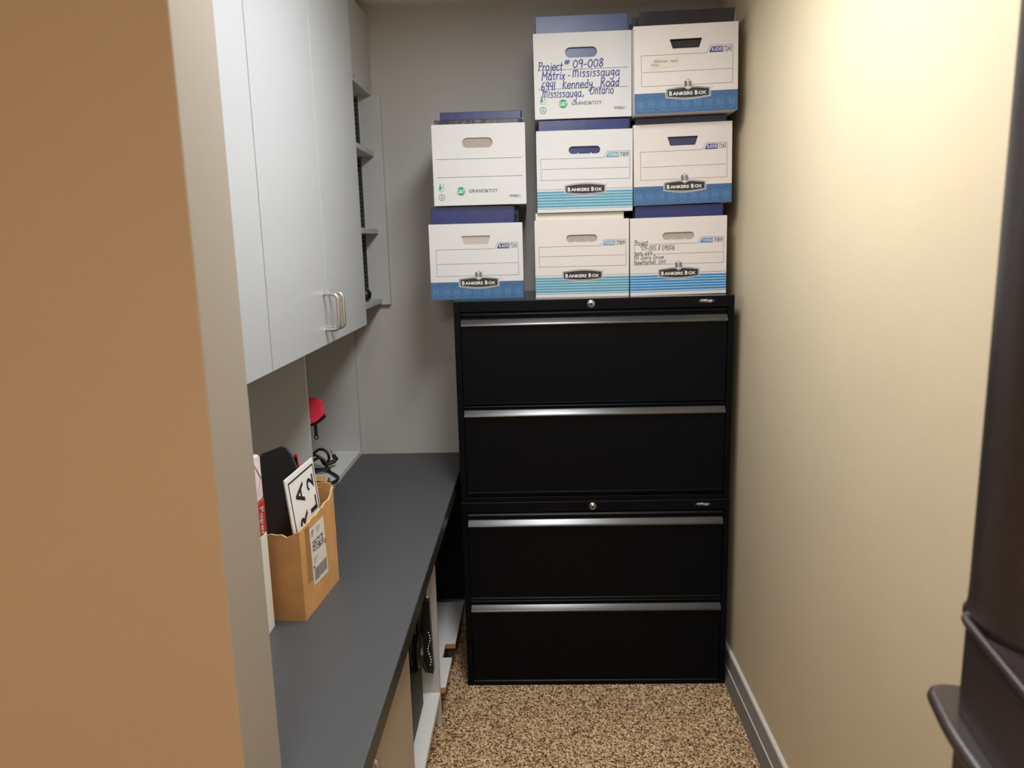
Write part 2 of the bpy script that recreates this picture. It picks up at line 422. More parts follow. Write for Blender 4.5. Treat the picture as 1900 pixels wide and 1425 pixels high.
wall_cab('wall_cabinet', 'light grey double-door wall cabinet with two wire handles, above the counter', 1.570, 2.491,
         ((1.5715, 2.0265, 1.991), (2.0295, 2.4895, 2.045)))
wall_cab('wall_cabinet', 'light grey wall cabinet nearest the tan partition, showing only one plain door', 1.037, 1.5685,
         ((1.10, 1.567, None),))

# open corner shelves past the cabinet
XS = -.585
t = thing('wall_shelf_unit', 'narrow grey open corner shelf unit between the wall cabinet and the back wall', 'shelves', (-.74, 2.72, 1.33))
b = MB().box(XL, -.553, 2.937, 2.958, 1.327, 2.094); b.build('end_panel', MEL2, t, bevel=.001, world=True)
b = MB().box(XS-.018, XS, 2.4925, 2.958, 2.090, 2.365).box(XL, XS-.018, 2.4925, 2.958, 2.090, 2.106)
b.build('upper_panel', MEL2, t, bevel=.001, world=True)
for zt, xf in ((1.893, XS), (1.612, XS), (1.352, XS)):
    MB().box(XL, xf, 2.4925, 2.936, zt-.018, zt).build('shelf', MEL2, t, bevel=.001, world=True)
for sy in (2.670, 2.889):
    MB().lathe([(0, .0035), (.003, .003), (.0055, .001), (.006, 0)], (XS, sy, 2.107), 'x', n=14).build('screw', STEEL, t, world=True)
for z0, z1 in ((1.354, 1.592), (1.614, 1.873), (1.895, 2.088)):
    s = MB().box(-.652, -.634, 2.9335, 2.9368, z0, z1)
    s.box(-.634, -.6325, 2.931, 2.9368, z0, z1, 2).box(-.6535, -.652, 2.931, 2.9368, z0, z1, 2)
    zz = z0 + .012
    while zz < z1 - .01:
        s.box(-.647, -.639, 2.9330, 2.9336, zz, zz+.006, 1); zz += .0165
    s.build('slotted_strip', [ZINC, DARKHOLE, STEEL], t, world=True)
k = MB().lathe([(0, .026), (.010, .0245), (.018, .018), (.0215, .008), (.021, -.002), (.015, -.014), (0, -.02)], (-.612, 2.775, 1.3725), 'z', n=24)
tag(k.build('door_stop', RUBBER), 'small round black knob lying on the lowest corner shelf beside the cabinet', 'knob')

# ------------------------------------------------------------------ counter
t = thing('countertop', 'long charcoal laminate countertop running along the left wall', 'countertop', (-.594, 2.0, .73))
cb_ = MB().box(XL+.001, -.2895, YJ1+.001, YB-.001, .690, .73)
cb_.build('worktop', COUNTER, t, world=True, bevel=.0015)
MB().box(-.2894, -.288, YJ1+.001, YB-.001, .690, .7292).build('edge_band', COUNTER_EDGE, t, world=True)

MB().box(XL+.01, -.2685, 2.902, 2.918, .13, .6895).build('black_back_panel', BLACK_PAINT, t, world=True)  # plain black sheet across the back of the space under the counter

# cubby organiser on the counter
XC = -.705
t = thing('counter_organizer', 'grey open pigeonhole divider unit standing on the counter below the wall cabinet', 'shelf unit', (-.80, 2.3, .73))
MB().box(XL+.002, XC, 1.62, 2.957, .7305, .750).build('base_board', WHITE_MEL, t, world=True, bevel=.001)
for y0 in (1.62, 2.290, 2.940):
    z1 = 1.2985 if y0 < 2.45 else 1.33
    MB().box(XL+.002, XC, y0, y0+.017, .7505, z1).build('divider', MEL2, t, world=True, bevel=.001)

# ------------------------------------------------------------------ base cabinets under the counter
XF = -.333
t = thing('base_cabinet', 'taupe-fronted base cabinet under the near end of the counter', 'cabinet', (-.61, 1.4, 0))
b = MB().box(XL, XF-.019, 1.037, 1.053, .1, .689).box(XL, XF-.019, 1.744, 1.760, .1, .689).box(XL, XF-.019, 1.053, 1.744, .1, .116)
b.box(XL, XL+.006, 1.053, 1.744, .116, .689).box(XL, XF-.05, 1.04, 1.757, 0, .1)
b.build('body', MEL, t, world=True)
d = MB().box(XF-.018, XF, 1.040, 1.7585, .118, .672).build('door', DOOR_TAN, t, world=True, bevel=.001)
d_handle(1.225, .53, .642, d, x=XF, out=.034)

t = thing('open_base_cabinet', 'doorless grey base cabinet bay under the counter with a white bottom board', 'cabinet', (-.61, 2.0, 0))
b = MB().box(XL, XF, 2.262, 2.280, 0, .689); b.build('end_panel', MEL2, t, world=True, bevel=.001)
MB().box(XL+.006, XF, 1.762, 2.2615, .098, .117).build('bottom_board', WHITE_MEL, t, world=True, bevel=.001)
MB().box(XL, XL+.006, 1.762, 2.2615, .098, .689).build('back_panel', MEL2, t, world=True)
MB().box(XL+.006, XF-.05, 1.762, 2.2615, 0, .0975).build('plinth', COUNTER_EDGE, t, world=True)
b = MB().lathe([(0, -.012), (.007, -.011), (.009, -.004), (.010, 0)], (-.362, 2.2618, .452), 'y', n=18)
b.build('cam_lock', STEEL, t, world=True)

# notched board between bay and back wall
b = MB().prism([(-.60, 2.286), (-.332, 2.286), (-.318, 2.290), (-.316, 2.473), (-.350, 2.473), (-.350, 2.566), (-.314, 2.566), (-.312, 2.895), (-.60, 2.895)], 'z', .100, .118)
b.m = [1]*len(b.m); b.m[1] = 0; b.m[0] = 0
nb = thing('notched_shelf_board', 'notched white melamine board with raw chipboard edges lying low beside the filing cabinets', 'board', (-.45, 2.6, 0))
b.build('board', [WHITE_MEL, CHIP], nb, world=True)
for ys in (2.30, 2.88): MB().box(-.60, -.355, ys, ys+.015, 0, .0998).build('support', COUNTER_EDGE, nb, world=True)

# dark metal box inside the bay
t = thing('metal_cash_box', 'dark grey metal box on the bottom board of the open base cabinet', 'box', (-.56, 2.0, .1175))
MB().box(-.75, -.378, 1.80, 2.20, .1178, .262).build('body', mat('dark_umber_enamel', (44, 40, 37), .6, ns=40), t, world=True, bevel=.004)
MB().box(-.752, -.3765, 1.798, 2.202, .2625, .274).build('lid', mat('dark_grey_enamel', (58, 54, 50), .6, ns=40), t, world=True, bevel=.003)
# black disc (cable reel) standing on it
t = thing('cable_reel', 'black round cable reel standing inside the open base cabinet', 'reel', (-.40, 2.15, .2745))
pr = [(0, -.016), (.045, -.016), (.052, -.012), (.052, -.007), (.034, -.006), (.034, .006), (.052, .007), (.052, .012), (.045, .016), (0, .016)]
MB().lathe(pr, (-.385, 2.155, .3265), 'x', n=32).build('spool', RUBBER, t, world=True)
MB().lathe([(0, .022), (.012, .021), (.016, .0165)], (-.385, 2.155, .3265), 'x', n=20).build('hub', STEEL, t, world=True)
# pouch hung on the end panel with chain
t = thing('black_pouch', 'black pouch with a silver bead chain hanging inside the open base cabinet', 'pouch', (-.37, 2.245, .24))
MB().prism([(-.400, .385), (-.372, .452), (-.352, .448), (-.347, .20), (-.372, .205), (-.380, .33)], 'y', 2.235, 2.260).build('bag', RUBBER, t, world=True, bevel=.005)
ch = MB()
for i in range(13):
    a = i/12
    ch.lathe([(0, .0036), (.003, .002), (.0038, 0), (.003, -.002), (0, -.0036)], (-.357+.004*math.sin(a*9), 2.229, .345-.11*a), 'z', n=8)
ch.build('bead_chain', STEEL, t, world=True)
MB().tube(smooth_path([(-.375, 2.243, .445), (-.388, 2.225, .37), (-.386, 2.215, .31), (-.378, 2.222, .25), (-.368, 2.235, .21)]), .0065, n=10).build('strap', RUBBER, t, world=True)

# ------------------------------------------------------------------ filing cabinets
FX0, FX1, FY = -.265, .643, 2.494
def filing_cabinet(label, z0, z1, y0, lock_dy, rail, drawers, ridge):
    t = thing('lateral_filing_cabinet', label, 'filing cabinet', ((FX0+FX1)/2, y0+.22, z0))
    D = 2.944; fw = .020
    x0, x1 = FX0, FX1
    b = MB()
    b.box(x0, x1, y0+.014, D, z0, z1-.0012)                       # shell behind the frame
    b.box(x0, x0+fw, y0, y0+.0139, z0, z1-.0012).box(x1-fw, x1, y0, y0+.0139, z0, z1-.0012)
    b.box(x0+fw, x1-fw, y0, y0+.0139, z1-rail, z1-.0012).box(x0+fw, x1-fw, y0, y0+.0139, z0, z0+.016)
    b.build('body', BLACK_PAINT, t, world=True, bevel=.0015)
    MB().box(x0+.001, x1-.001, y0+.001, D, z1-.0011, z1).build('top_panel', TOP_PAINT, t, world=True)
    xa, xb = x0+fw+.003, x1-fw-.003
    for rz in ridge:
        r = MB().prism([(y0+.0139, rz+.011), (y0+.004, rz+.009), (y0-.001, rz+.003), (y0+.001, rz-.002), (y0+.0139, rz-.003)], 'x', xa, xb, smooth=False)
        r.build('divider_rail', BLACK_PAINT, t, world=True)
    for (da, db) in drawers:
        d = MB().box(xa, xb, y0+.001, y0+.0136, da+.004, db-.020)
        d.prism([(y0+.0136, da), (y0-.0035, da), (y0-.0035, da+.0015), (y0+.0005, da+.0045), (y0+.0136, da+.0045)], 'x', xa, xb)
        dr = d.build('drawer', BLACK_PAINT, t, world=True)
        prof = [(y0+.0136, db), (y0+.003, db), (y0+.001, db-.001), (y0+.0001, db-.002), (y0-.0116, db-.0148), (y0-.0132, db-.0172), (y0-.0140, db-.0200), (y0-.0140, db-.0222),
                (y0-.0115, db-.0226), (y0+.0005, db-.0205), (y0+.0136, db-.0205)]
        l = MB().prism([(a, c) for a, c in prof], 'x', xa, xb, smooth=False)
        l.sm = [False, False] + [2 <= i < 7 for i in range(len(prof))]
        l.build('pull_lip', BLACK_LIP, dr, world=True)
    lk = MB().lathe([(0, -.006), (.0085, -.006), (.0095, -.0045), (.0105, -.0005), (.0125, 0)], (.182, y0, z1-rail/2+lock_dy), 'y', n=24).build('lock', STEEL, t, world=True)
    MB().box(.1812, .1830, y0-.0067, y0-.0060, z1-rail/2+lock_dy-.004, z1-rail/2+lock_dy+.004).lathe([(0, -.0064), (.004, -.0064), (.0042, -.006)], (.182, y0, z1-rail/2+lock_dy), 'y', n=16).build('keyhole', DARKHOLE, lk, world=True)
    zc = z1 - rail*.45
    MB().prism([(.553+.028*math.cos(a)*1, zc+.0065*math.sin(a)) for a in [i*math.pi/10 for i in range(20)]], 'y', y0-.0008, y0).build('badge', INK, t, world=True)
    o = ROOT[t.name]
    s = Sheet((.553-o[0], y0-.0008-o[1], zc-o[2]), (1,0,0), (0,0,1), (0,-1,0))
    s.text('Offices', -.021, .018, -.0018, .005, INK_WHITE, 0, .02, .25)
    s.text('to go', .004, .017, -.0052, -.0024, INK_WHITE, 0, .02, .1)
    s.build('badge_lettering', t)
    return t
filing_cabinet('black two-drawer lateral filing cabinet, the lower one, standing on the carpet', 0, .6815, FY-.006, .0, .036,
               [(.331, .620), (.016, .308)], [.6315, .318])
filing_cabinet('black two-drawer lateral filing cabinet stacked on top, carrying the file boxes', .682, 1.3655, FY, .0, .036,
               [(1.022, 1.306), (.713, 1.003)], [1.3155, 1.010])

# ------------------------------------------------------------------ storage boxes
def slot_hole(cx_, cz, w_, h_, kind):
    r = h_/2
    if kind == 'trap':
        return [(cx_-w_/2, cz+r), (cx_-w_/2+.004, cz+r+.001), (cx_+w_/2-.004, cz+r+.001), (cx_+w_/2, cz+r), (cx_+w_/2-.009, cz-r), (cx_-w_/2+.009, cz-r)][::-1]
    pts = circ(cx_+w_/2-r, cz, r, r, 90, -90, 8) + circ(cx_-w_/2+r, cz, r, r, 270, 90, 8)
    if kind == 'notch':
        n = len(pts)//2
        pts = pts[:n] + [(cx_+.024, cz-r), (cx_+.021, cz-r+.004), (cx_+.018, cz-r), (cx_-.018, cz-r), (cx_-.021, cz-r+.004), (cx_-.024, cz-r)] + pts[n:]
    return pts
def hexpts(u, v, r): return [(u+r*.9*math.sin(math.radians(a)), v+r*math.cos(math.radians(a))) for a in range(0, 360, 60)]
def emblem(s, u, v, a, b, hexed):
    def shp(k, q):
        A, B = a-k, b-k
        top = [(u+A*(1-2*i/10), v + B*(.66+.34*math.cos((1-2*i/10)*math.pi/2)) ) for i in range(11)]
        bot = [(u-A*(1-2*i/10), v - B*(.66+.34*math.cos((1-2*i/10)*math.pi/2)) ) for i in range(11)]
        return top + bot
    s.poly(shp(-.0016, 0), INK_WHITE, 2); s.poly(shp(0, 0), INK, 3); s.poly(shp(.0019, 0), INK_WHITE, 4); s.poly(shp(.0034, 0), INK, 5)
    s.text('B', u-a*.86, u-a*.73, v-b*.40, v+b*.28, INK_WHITE, 6, .03)
    s.text('ANKERS', u-a*.70, u+a*.20, v-b*.38, v+b*.16, INK_WHITE, 6, .03)
    s.text('B', u+a*.30, u+a*.43, v-b*.40, v+b*.28, INK_WHITE, 6, .03)
    s.text('OX', u+a*.47, u+a*.82, v-b*.38, v+b*.16, INK_WHITE, 6, .03)
    s.circle(u+a+.006, v+b*.75, .0013, INK_GREY, 1, 10)
    if hexed:
        hv = v+b+.006; r = .0155
        s.poly(hexpts(u, hv, r+.0016), INK_WHITE, 6); s.poly(hexpts(u, hv, r), INK, 7); s.poly(hexpts(u, hv, r-.0014), INK_WHITE, 8)
        s.line([(u, hv+r*.9), (u, hv-r*.9)], .0012, INK, 9)
        s.text('B', u-.0105, u-.0020, hv-.0075, hv+.0085, INK, 9, .03); s.text('B', u+.0020, u+.0105, hv-.0075, hv+.0085, INK, 9, .03)
GREEN_DARK = INK_DKGREEN
def label_frame(s, W, H, u0, u1, vt, vtab, vm, vb, text, word, tabm, lw=.0011):
    s.line([(u0*W, vt*H), (.70*W, vt*H), (.735*W, vtab*H), (u1*W, vtab*H), (u1*W, vb*H), (u0*W, vb*H)], lw, INK_GREY, 0, True)
    s.line([((u0+.01)*W, vm*H), ((u1-.01)*W, vm*H)], lw, INK_GREY)
    a, b_ = vt*H+.0005, vtab*H-.0035
    s.poly([(.722*W, a), (.855*W, a), (.855*W, b_), (.745*W, b_)], tabm, 1)
    s.text(word, .748*W, .848*W, a+.003, b_-.0025, INK_WHITE, 2, .01)
    s.text(text, .865*W, (u1-.012)*W, a+.0008, b_, INK_GREY, 1, .015)
def storage_box(label, xl, xr, y, zb, h, roll, kind, board, hole=None, yaw=0, flap=None, depth=.378, extra=None, grp=None):
    k = (y+.054)/y; y *= k; xl *= k; xr *= k; zb = EYE+(zb-EYE)*k; h *= k
    W = xr-xl; D = depth; T = .0042
    t = thing('storage_box', label, 'storage box', ((xl+xr)/2, y, zb), (0, -math.radians(roll), math.radians(yaw)), 'white cardboard file boxes stacked on the filing cabinet')
    b = MB(); x0, x1 = -W/2, W/2
    hk = {'gt': 'oval', '7243': 'trap', '789': 'notch'}[kind]
    cz = {'gt': .77, '7243': .782, '789': .76}[kind]*h; hw = {'gt': .327, '7243': .31, '789': .328}[kind]*W
    hh = {'gt': .031, '7243': .0265, '789': .0235}[kind]
    cxh = {'gt': -.013, '7243': 0, '789': .0}[kind]*W
    b.holed([(x0, 0), (x1, 0), (x1, h), (x0, h)], slot_hole(cxh, cz, hw, hh, hk), 0, T)
    b.box(x0, x0+T, T, D, 0, h).box(x1-T, x1, T, D, 0, h).box(x0+T, x1-T, D-T, D, 0, h).box(x0+T, x1-T, T, D-T, 0, T)
    b.build('carton', board, t)
    # front handle flap folded inside
    if flap:
        MB().box(cxh-hw*.6, cxh+hw*.6, T+.0005, T+.003, cz-.027, cz+.03).build('handle_flap', flap, t)
    s = Sheet((x0, 0, 0), (1,0,0), (0,0,1), (0,-1,0))
    if kind == 'gt':
        s.line([(.04*W, .575*h), (.96*W, .575*h)], .0013, GREEN_DARK); s.line([(.04*W, .352*h), (.96*W, .352*h)], .0013, GREEN_DARK)
        s.circle(.295*W, .175*h, .0135, INK_GREEN, 1); s.text('G&T', .295*W-.0125, .295*W+.0125, .175*h-.006, .175*h+.006, INK_WHITE, 2, .02)
        s.text('GRAND&TOY', .38*W, .695*W, .155*h, .197*h, GREEN_DARK, 1, .012); s.circle(.703*W, .158*h, .0009, GREEN_DARK, 1, 8)
        s.text('99801', .82*W, .935*W, .085*h, .12*h, GREEN_DARK, 1, .006)
        u, v = .085*W, .205*h
        s.poly([(u-.009, v), (u+.001, v), (u-.004, v+.02)], INK_GREEN, 1); s.rect(u-.005, u-.003, v-.004, v, INK_GREEN, 1)
        s.line([(u+.003, v), (u+.005, v+.014), (u+.004, v+.019)], .0009, INK_GREEN, 1); s.line([(u+.008, v+.016), (u+.006, v+.008), (u+.010, v+.004)], .0009, INK_GREEN, 1)
        s.line(circ(u, v+.002, .011, .009, 200, 360, 8), .0008, INK_GREEN, 1)
        s.ring(.085*W, .105*h, .0095, .0016, INK_GREEN, 1)
        s.line([(.085*W-.004, .105*h-.003), (.085*W+.004, .105*h-.003), (.085*W, .105*h+.005)], .0014, INK_GREEN, 1, True)
    elif kind == '7243':
        label_frame(s, W, h, .07, .95, .665, .745, .475, .315, '7243', 'R-KIVE', INK_NAVY)
        s.rect(0, W, 0, .235*h, BLUE_BAND, 0)
        for i in range(9):
            u = W*(.5+i)/9; s.line(hexpts(u, .105*h, .019), .0009, BLUE_LINE, 1, True)
            s.line([(u, .105*h+.017), (u, .105*h-.017)], .0008, BLUE_LINE, 1)
            s.text('B', u-.010, u-.002, .105*h-.009, .105*h+.009, BLUE_LINE, 1, -.005); s.text('B', u+.002, u+.010, .105*h-.009, .105*h+.009, BLUE_LINE, 1, -.005)
        for v0 in (.02, .2):
            s.line([(W*i/18, v0*h + (.006 if i % 2 else 0)) for i in range(19)], .0009, BLUE_LINE, 1)
    else:
        st = STRIPE_BLUE if extra == 'blue' else STRIPE_TEAL
        label_frame(s, W, h, .045, .97, .66, .735, .535, .40, '789', 'STOR/FILE', st)
        vt = .285*h
        s.line([(0, vt), (W, vt)], .0013, st)
        n = 6; v1 = vt-.005; v0 = .058*h
        for i in range(n):
            a = v1 - (v1-v0)*(i+1)/n; c = v1 - (v1-v0)*i/n
            s.rect(0, W, a+.0012, c-.0012, st); s.rect(0, W, a-.0008, a+.0012, STRIPE_PALE, 1)
        s.line([(0, .045*h), (W, .045*h)], .0016, st)
    if kind != 'gt':
        (lambda uu, vv: emblem(s, uu*W, vv*h, .213*W, .0185, kind == '7243' or extra == 'blue'))({'7243': .52, '789': .505}[kind], {'7243': .225, '789': .285}[kind])
    s.build('front_print', t)
    if kind != 'gt':
        s2 = Sheet((x1, 0, 0), (0,1,0), (0,0,1), (1,0,0))
        if kind == '7243': s2.rect(0, D, 0, .235*h, BLUE_BAND)
        else: s2.rect(0, D, .058*h, .26*h, st)
        s2.build('side_print', t)
    return t, W, h, D
def binder(label, box, dx, dy, w_, th, hgt, mats, tilt=0, zlift=.0046):
    bt = box[0]
    t = thing('binder', label, 'binder', (0,0,0), (0,0,0), 'binders standing in the file boxes')
    m = bt.matrix_basis.copy() if False else Matrix.LocRotScale(bt.location, bt.rotation_euler, None)
    off = Matrix.LocRotScale(Vector((dx, dy, zlift)), Matrix.Rotation(math.radians(tilt), 3, 'Y').to_euler(), None)
    mm = m @ off
    t.location = mm.translation; t.rotation_euler = mm.to_euler()
    w_ *= 1.02; hgt *= 1.0215
    x0, x1 = -w_/2, w_/2; k = .003
    c = MB().box(x0, x1-.002, 0, k, 0, hgt).box(x0, x1-.002, th-k, th, 0, hgt).box(x1-.002, x1+.001, 0, th, 0, hgt)
    c.build('cover', mats[0], t, bevel=.0014)
    MB().box(x0+.012, x1-.014, k+.002, th-k-.006, .008, hgt-.016).build('paper_block', PAPER, t)
    g = MB().tube([( x1+.0015, th/2+.009*math.cos(a), hgt-.022+.009*math.sin(a)) for a in [i*math.pi/8 for i in range(17)]], .0016, n=6)
    g.build('finger_ring', STEEL, t)
    return t
def fill(box, specs):
    for sp in specs: binder(*sp[:1], box, *sp[1:])

PL = 'below the', 
yF = 2.506
# bottom row (standing on the filing cabinet)
LB = storage_box('white file box with blue band, bottom of the left stack, overhanging the cabinet edge', -.337, -.035, 2.512, 1.3700, .2425, 0, '7243', BOARD_W, yaw=.6, flap=FLAP_PALE)
MBX = storage_box('scuffed white file box with teal stripes, bottom of the middle stack', .004, .305, 2.506, 1.3700, .246, 0, '789', BOARD_WARM, flap=FLAP)
RB = storage_box('white file box with bright blue stripes and pen-written Newmarket address, bottom right', .3105, .6175, 2.508, 1.3705, .2455, .5, '789', BOARD_WARM, flap=FLAP, extra='blue')
# middle row
LM = storage_box('white file box with green printing and oval handle hole, upper one of the left stack', -.314, -.020, 2.506, 1.6700, .248, 0, 'gt', BOARD_W, yaw=.4, flap=FLAP)
MM = storage_box('white file box with teal stripes and empty label, second from bottom in the middle stack', .0145, .316, 2.506, 1.6395, .250, 0, '789', BOARD_W)
RM = storage_box('white file box with blue band, middle of the right stack against the cream wall', .3215, .6275, 2.506, 1.6560, .245, .9, '7243', BOARD_WARM)
# top row
MT = storage_box('white file box with blue handwriting and green printing, top of the middle stack', .0125, .3125, 2.506, 1.9255, .251, .4, 'gt', BOARD_W)
RT = storage_box('white file box with blue band and small sticker, top of the right stack', .3155, .626, 2.455, 1.9255, .251, 1.0, '7243', BOARD_WARM)

fill(LB, [('blue binder at the front of the lower left file box', -.008, .012, .270, .072, .293, [BIND_BLUE]),
          ('navy binder behind the front one in the lower left file box', .008, .092, .270, .075, .291, [BIND_NAVY]),
          ('blue binder third from the front in the lower left file box', .006, .174, .270, .080, .290, [BIND_BLUE]),
          ('navy binder at the rear of the lower left file box', .006, .258, .270, .080, .289, [BIND_NAVY])])
fill(MBX, [('white binder at the front of the bottom middle file box', -.006, .014, .282, .060, .264, [BIND_WHITE]),
           ('white binder second in the bottom middle file box', -.006, .082, .282, .070, .262, [BIND_WHITE]),
           ('white binder third in the bottom middle file box', -.006, .160, .282, .080, .262, [BIND_WHITE]),
           ('white binder at the rear of the bottom middle file box', -.006, .250, .282, .080, .262, [BIND_WHITE])])
fill(RB, [('blue binder at the front of the bottom right file box', .003, .010, .280, .075, .279, [BIND_BLUE]),
          ('blue binder second in the bottom right file box', .003, .092, .280, .078, .278, [BIND_BLUE]),
          ('navy binder third in the bottom right file box', .003, .176, .280, .080, .278, [BIND_NAVY]),
          ('blue binder at the rear of the bottom right file box', .003, .256, .280, .080, .278, [BIND_BLUE])])
fill(LM, [('black binder at the front of the upper left file box', -.004, .010, .268, .050, .258, [BIND_BLACK]),
          ('tall blue binder behind the black one in the upper left file box', .006, .066, .262, .075, .290, [BIND_BLUE]),
          ('blue binder third from the front in the upper left file box', .006, .150, .262, .075, .278, [BIND_BLUE]),
          ('blue binder at the rear of the upper left file box', .006, .240, .262, .075, .276, [BIND_BLUE])])
fill(MM, [('blue binder at the front of the box under the handwritten box', .000, .009, .286, .075, .2785, [BIND_BLUE]),
          ('blue binder second in the box under the handwritten box', .000, .092, .284, .078, .2785, [BIND_BLUE]),
          ('navy binder third in the box under the handwritten box', .000, .176, .284, .080, .278, [BIND_NAVY]),
          ('blue binder rearmost in the box under the handwritten box', .000, .256, .284, .080, .278, [BIND_BLUE])])
fill(RM, [('navy binder at the front of the middle right file box', -.004, .010, .284, .075, .2625, [BIND_NAVY]),
          ('navy binder second in the middle right file box', .000, .092, .284, .078, .262, [BIND_NAVY]),
          ('blue binder third in the middle right file box', .000, .176, .284, .080, .262, [BIND_BLUE]),
          ('navy binder at the rear of the middle right file box', .000, .256, .284, .080, .262, [BIND_NAVY])])
fill(MT, [('slate blue binder at the front of the topmost handwritten file box', .000, .009, .284, .075, .2985, [BIND_SLATE]),
          ('slate blue binder second in the topmost handwritten file box', .000, .092, .284, .078, .297, [BIND_SLATE]),
          ('blue binder third in the topmost handwritten file box', .000, .176, .284, .080, .296, [BIND_BLUE]),
          ('slate blue binder at the rear of the topmost handwritten file box', .000, .256, .284, .080, .296, [BIND_SLATE])])
fill(RT, [('glossy creased black binder at the front of the top right file box', .006, .012, .286, .075, .289, [BIND_BLACK]),
          ('blue binder second in the top right file box', -.002, .096, .290, .078, .298, [BIND_NAVY]),
          ('navy binder third in the top right file box', .000, .180, .290, .080, .297, [BIND_NAVY]),
          ('blue binder at the rear of the top right file box', .000, .260, .290, .080, .296, [BIND_BLUE])])

# handwriting
t, W, h, D = MT
s = Sheet((-W/2, 0, 0), (1,0,0), (0,0,1), (0,-1,0))
for body, u, u1, v, z, w_ in (('Project', .045, .30, .57, .098, .0028), ('#', .31, .37, .60, .085, .0025), ('09-008', .40, .72, .59, .095, .0028),
                          ('Matrix', .08, .325, .462, .098, .0028), ('-', .345, .375, .462, .09, .0025), ('mississauga', .395, .885, .485, .100, .0026),
                          ('6941', .07, .22, .340, .098, .0028), ('Kennedy', .29, .605, .355, .098, .0026), ('Road', .68, .88, .362, .098, .0028),
                          ('mIssIssauga', .08, .49, .252, .098, .0024), (',', .50, .52, .262, .09, .0025), ('Ontario', .57, .82, .275, .098, .0024)):
    s.hand(body, u*W, v*h, z*h, w_, MARKER, 3, fit=u1*W)
s.build('handwriting', t)
t, W, h, D = RB
s = Sheet((-W/2, 0, 0), (1,0,0), (0,0,1), (0,-1,0), base=.0006)
for body, u, u1, v, z in (('Project', .045, .185, .655, .062), ('09-005 & 09006', .12, .465, .585, .062), ('Stm 659', .045, .23, .525, .042),
                      ('1111 Davis Drive', .045, .35, .472, .052), ('Newmarket, Ont.', .04, .38, .41, .052)):
    s.hand(body, u*W, v*h, z*h, .0012, PEN, 3, fit=u1*W, jit=.08)
s.build('handwriting', t)
t, W, h, D = RT
s = Sheet((-W/2, 0, 0), (1,0,0), (0,0,1), (0,-1,0), base=.0008)
s.poly([(.135*W, .60*h), (.165*W, .50*h), (.40*W, .535*h), (.43*W, .565*h), (.435*W, .645*h), (.14*W, .615*h)], mat('old_sticker_paper', (204, 196, 184), .7, ns=60), 0)
s.hand('immersion - sauna', .19*W, .580*h, .0085, .0008, INK_GREY, 2, fit=.42*W); s.hand('misc.', .165*W, .540*h, .008, .0008, INK_GREY, 2, fit=.25*W)
s.build('sticker', t)

# ------------------------------------------------------------------ brown carton with its contents
yaw = math.radians(-5.24)
t = thing('cardboard_box', 'worn open brown cardboard box with shipping label standing on the counter', 'cardboard box', (-.524, 1.572, .7302), (0, 0, yaw))
W, D, T = .165, .219, .004
random.seed(3)
def rim(p0, p1, n, amp):
    out = []
    for i in range(n+1):
        a = i/n
        out.append((p0[0]+(p1[0]-p0[0])*a, p0[1]+(p1[1]-p0[1])*a + (random.uniform(-amp, amp) if 0 < i < n else 0)))
    return out
def torn_panel(pts_top, base0, base1, fixed, axis, t0, t1):
    mb = MB(); pts = [(base1, 0)] + pts_top[::-1] + [(base0, 0)]
    pts = [(base0, 0), (base1, 0)] + pts_top[::-1]
    mb.prism(pts, axis, t0, t1)
    n = len(pts)
    for i in range(n):                       # side quads along the rim show the raw edge
        if 2 <= i+1 and i < n-1 and i >= 2: mb.m[2+i] = 1
    return mb
tp = rim((-W, .203), (-.040, .203), 10, .0015) + rim((-.030, .197), (0, .210), 3, .001)
torn_panel(tp, -W, 0, 0, 'y', 0, T).build('front_panel', [KRAFT, KRAFT_EDGE], t)
tp = rim((T, .210), (.09, .214), 8, .0025) + rim((.10, .213), (D-.02, .225), 9, .003) + rim((D-.012, .233), (D, .243), 2, .002)
torn_panel(tp, T, D, 0, 'x', -T, 0).build('side_panel', [KRAFT, KRAFT_EDGE], t)
tp = rim((T, .205), (D, .225), 10, .002)
torn_panel(tp, T, D, 0, 'x', -W, -W+T).build('side_panel', [KRAFT, KRAFT_EDGE], t)
tp = rim((-W+T, .225), (-T-.001, .243), 8, .0015)
torn_panel(tp, -W+T, -T-.001, 0, 'y', D-T, D).build('back_panel', [KRAFT, KRAFT_EDGE], t)
MB().box(-W+T, -T, T, D-T, 0, T).build('bottom_panel', KRAFT, t)
MB().prism([(-.052, .243), (-T, .243), (-T, .252), (-.02, .255), (-.05, .251)], 'y', D-T, D).build('corner_flap', [KRAFT], t) 
# packing tape and shipping label on the right face
s = Sheet((0, 0, 0), (0,1,0), (0,0,1), (1,0,0))
s.rect(.030, .055, .075, .205, mat('packing_tape', (170, 122, 68), .25, ns=30, na=.05), 0)
s.build('packing_tape', t)
s = Sheet((0, 0, 0), (0,1,0), (0,0,1), (1,0,0), base=.0006)
lu0, lu1, lv0, lv1 = .058, .150, .055, .205
s.poly([(lu0-.004, lv0+.140), (lu0+.002, lv0+.002), (lu1, lv0-.002), (lu1-.008, lv1-.008)], LABEL_W)
for i in range(4): s.rect(lu0+.006, lu0+.022-.003*i, .185-.004*i, .187-.004*i, INK, 1)
for i in range(3): s.rect(lu0+.036, lu0+.060-.004*i, .184-.005*i, .1855-.005*i, INK_GREY, 1)
random.seed(5)
for r_ in range(9):
    for c_ in range(26):
        if random.random() < .6: s.rect(lu0+.008+c_*.0026, lu0+.0106+c_*.0026, .132+r_*.0032, .1352+r_*.0032, INK_GREY, 1)
s.text('SS', .138, .146, .128, .140, INK, 2, .02)
for i in range(3): s.rect(lu0+.008, lu0+.035-.006*i, .118-.005*i, .1195-.005*i, INK_GREY, 1)
x_ = lu0+.010
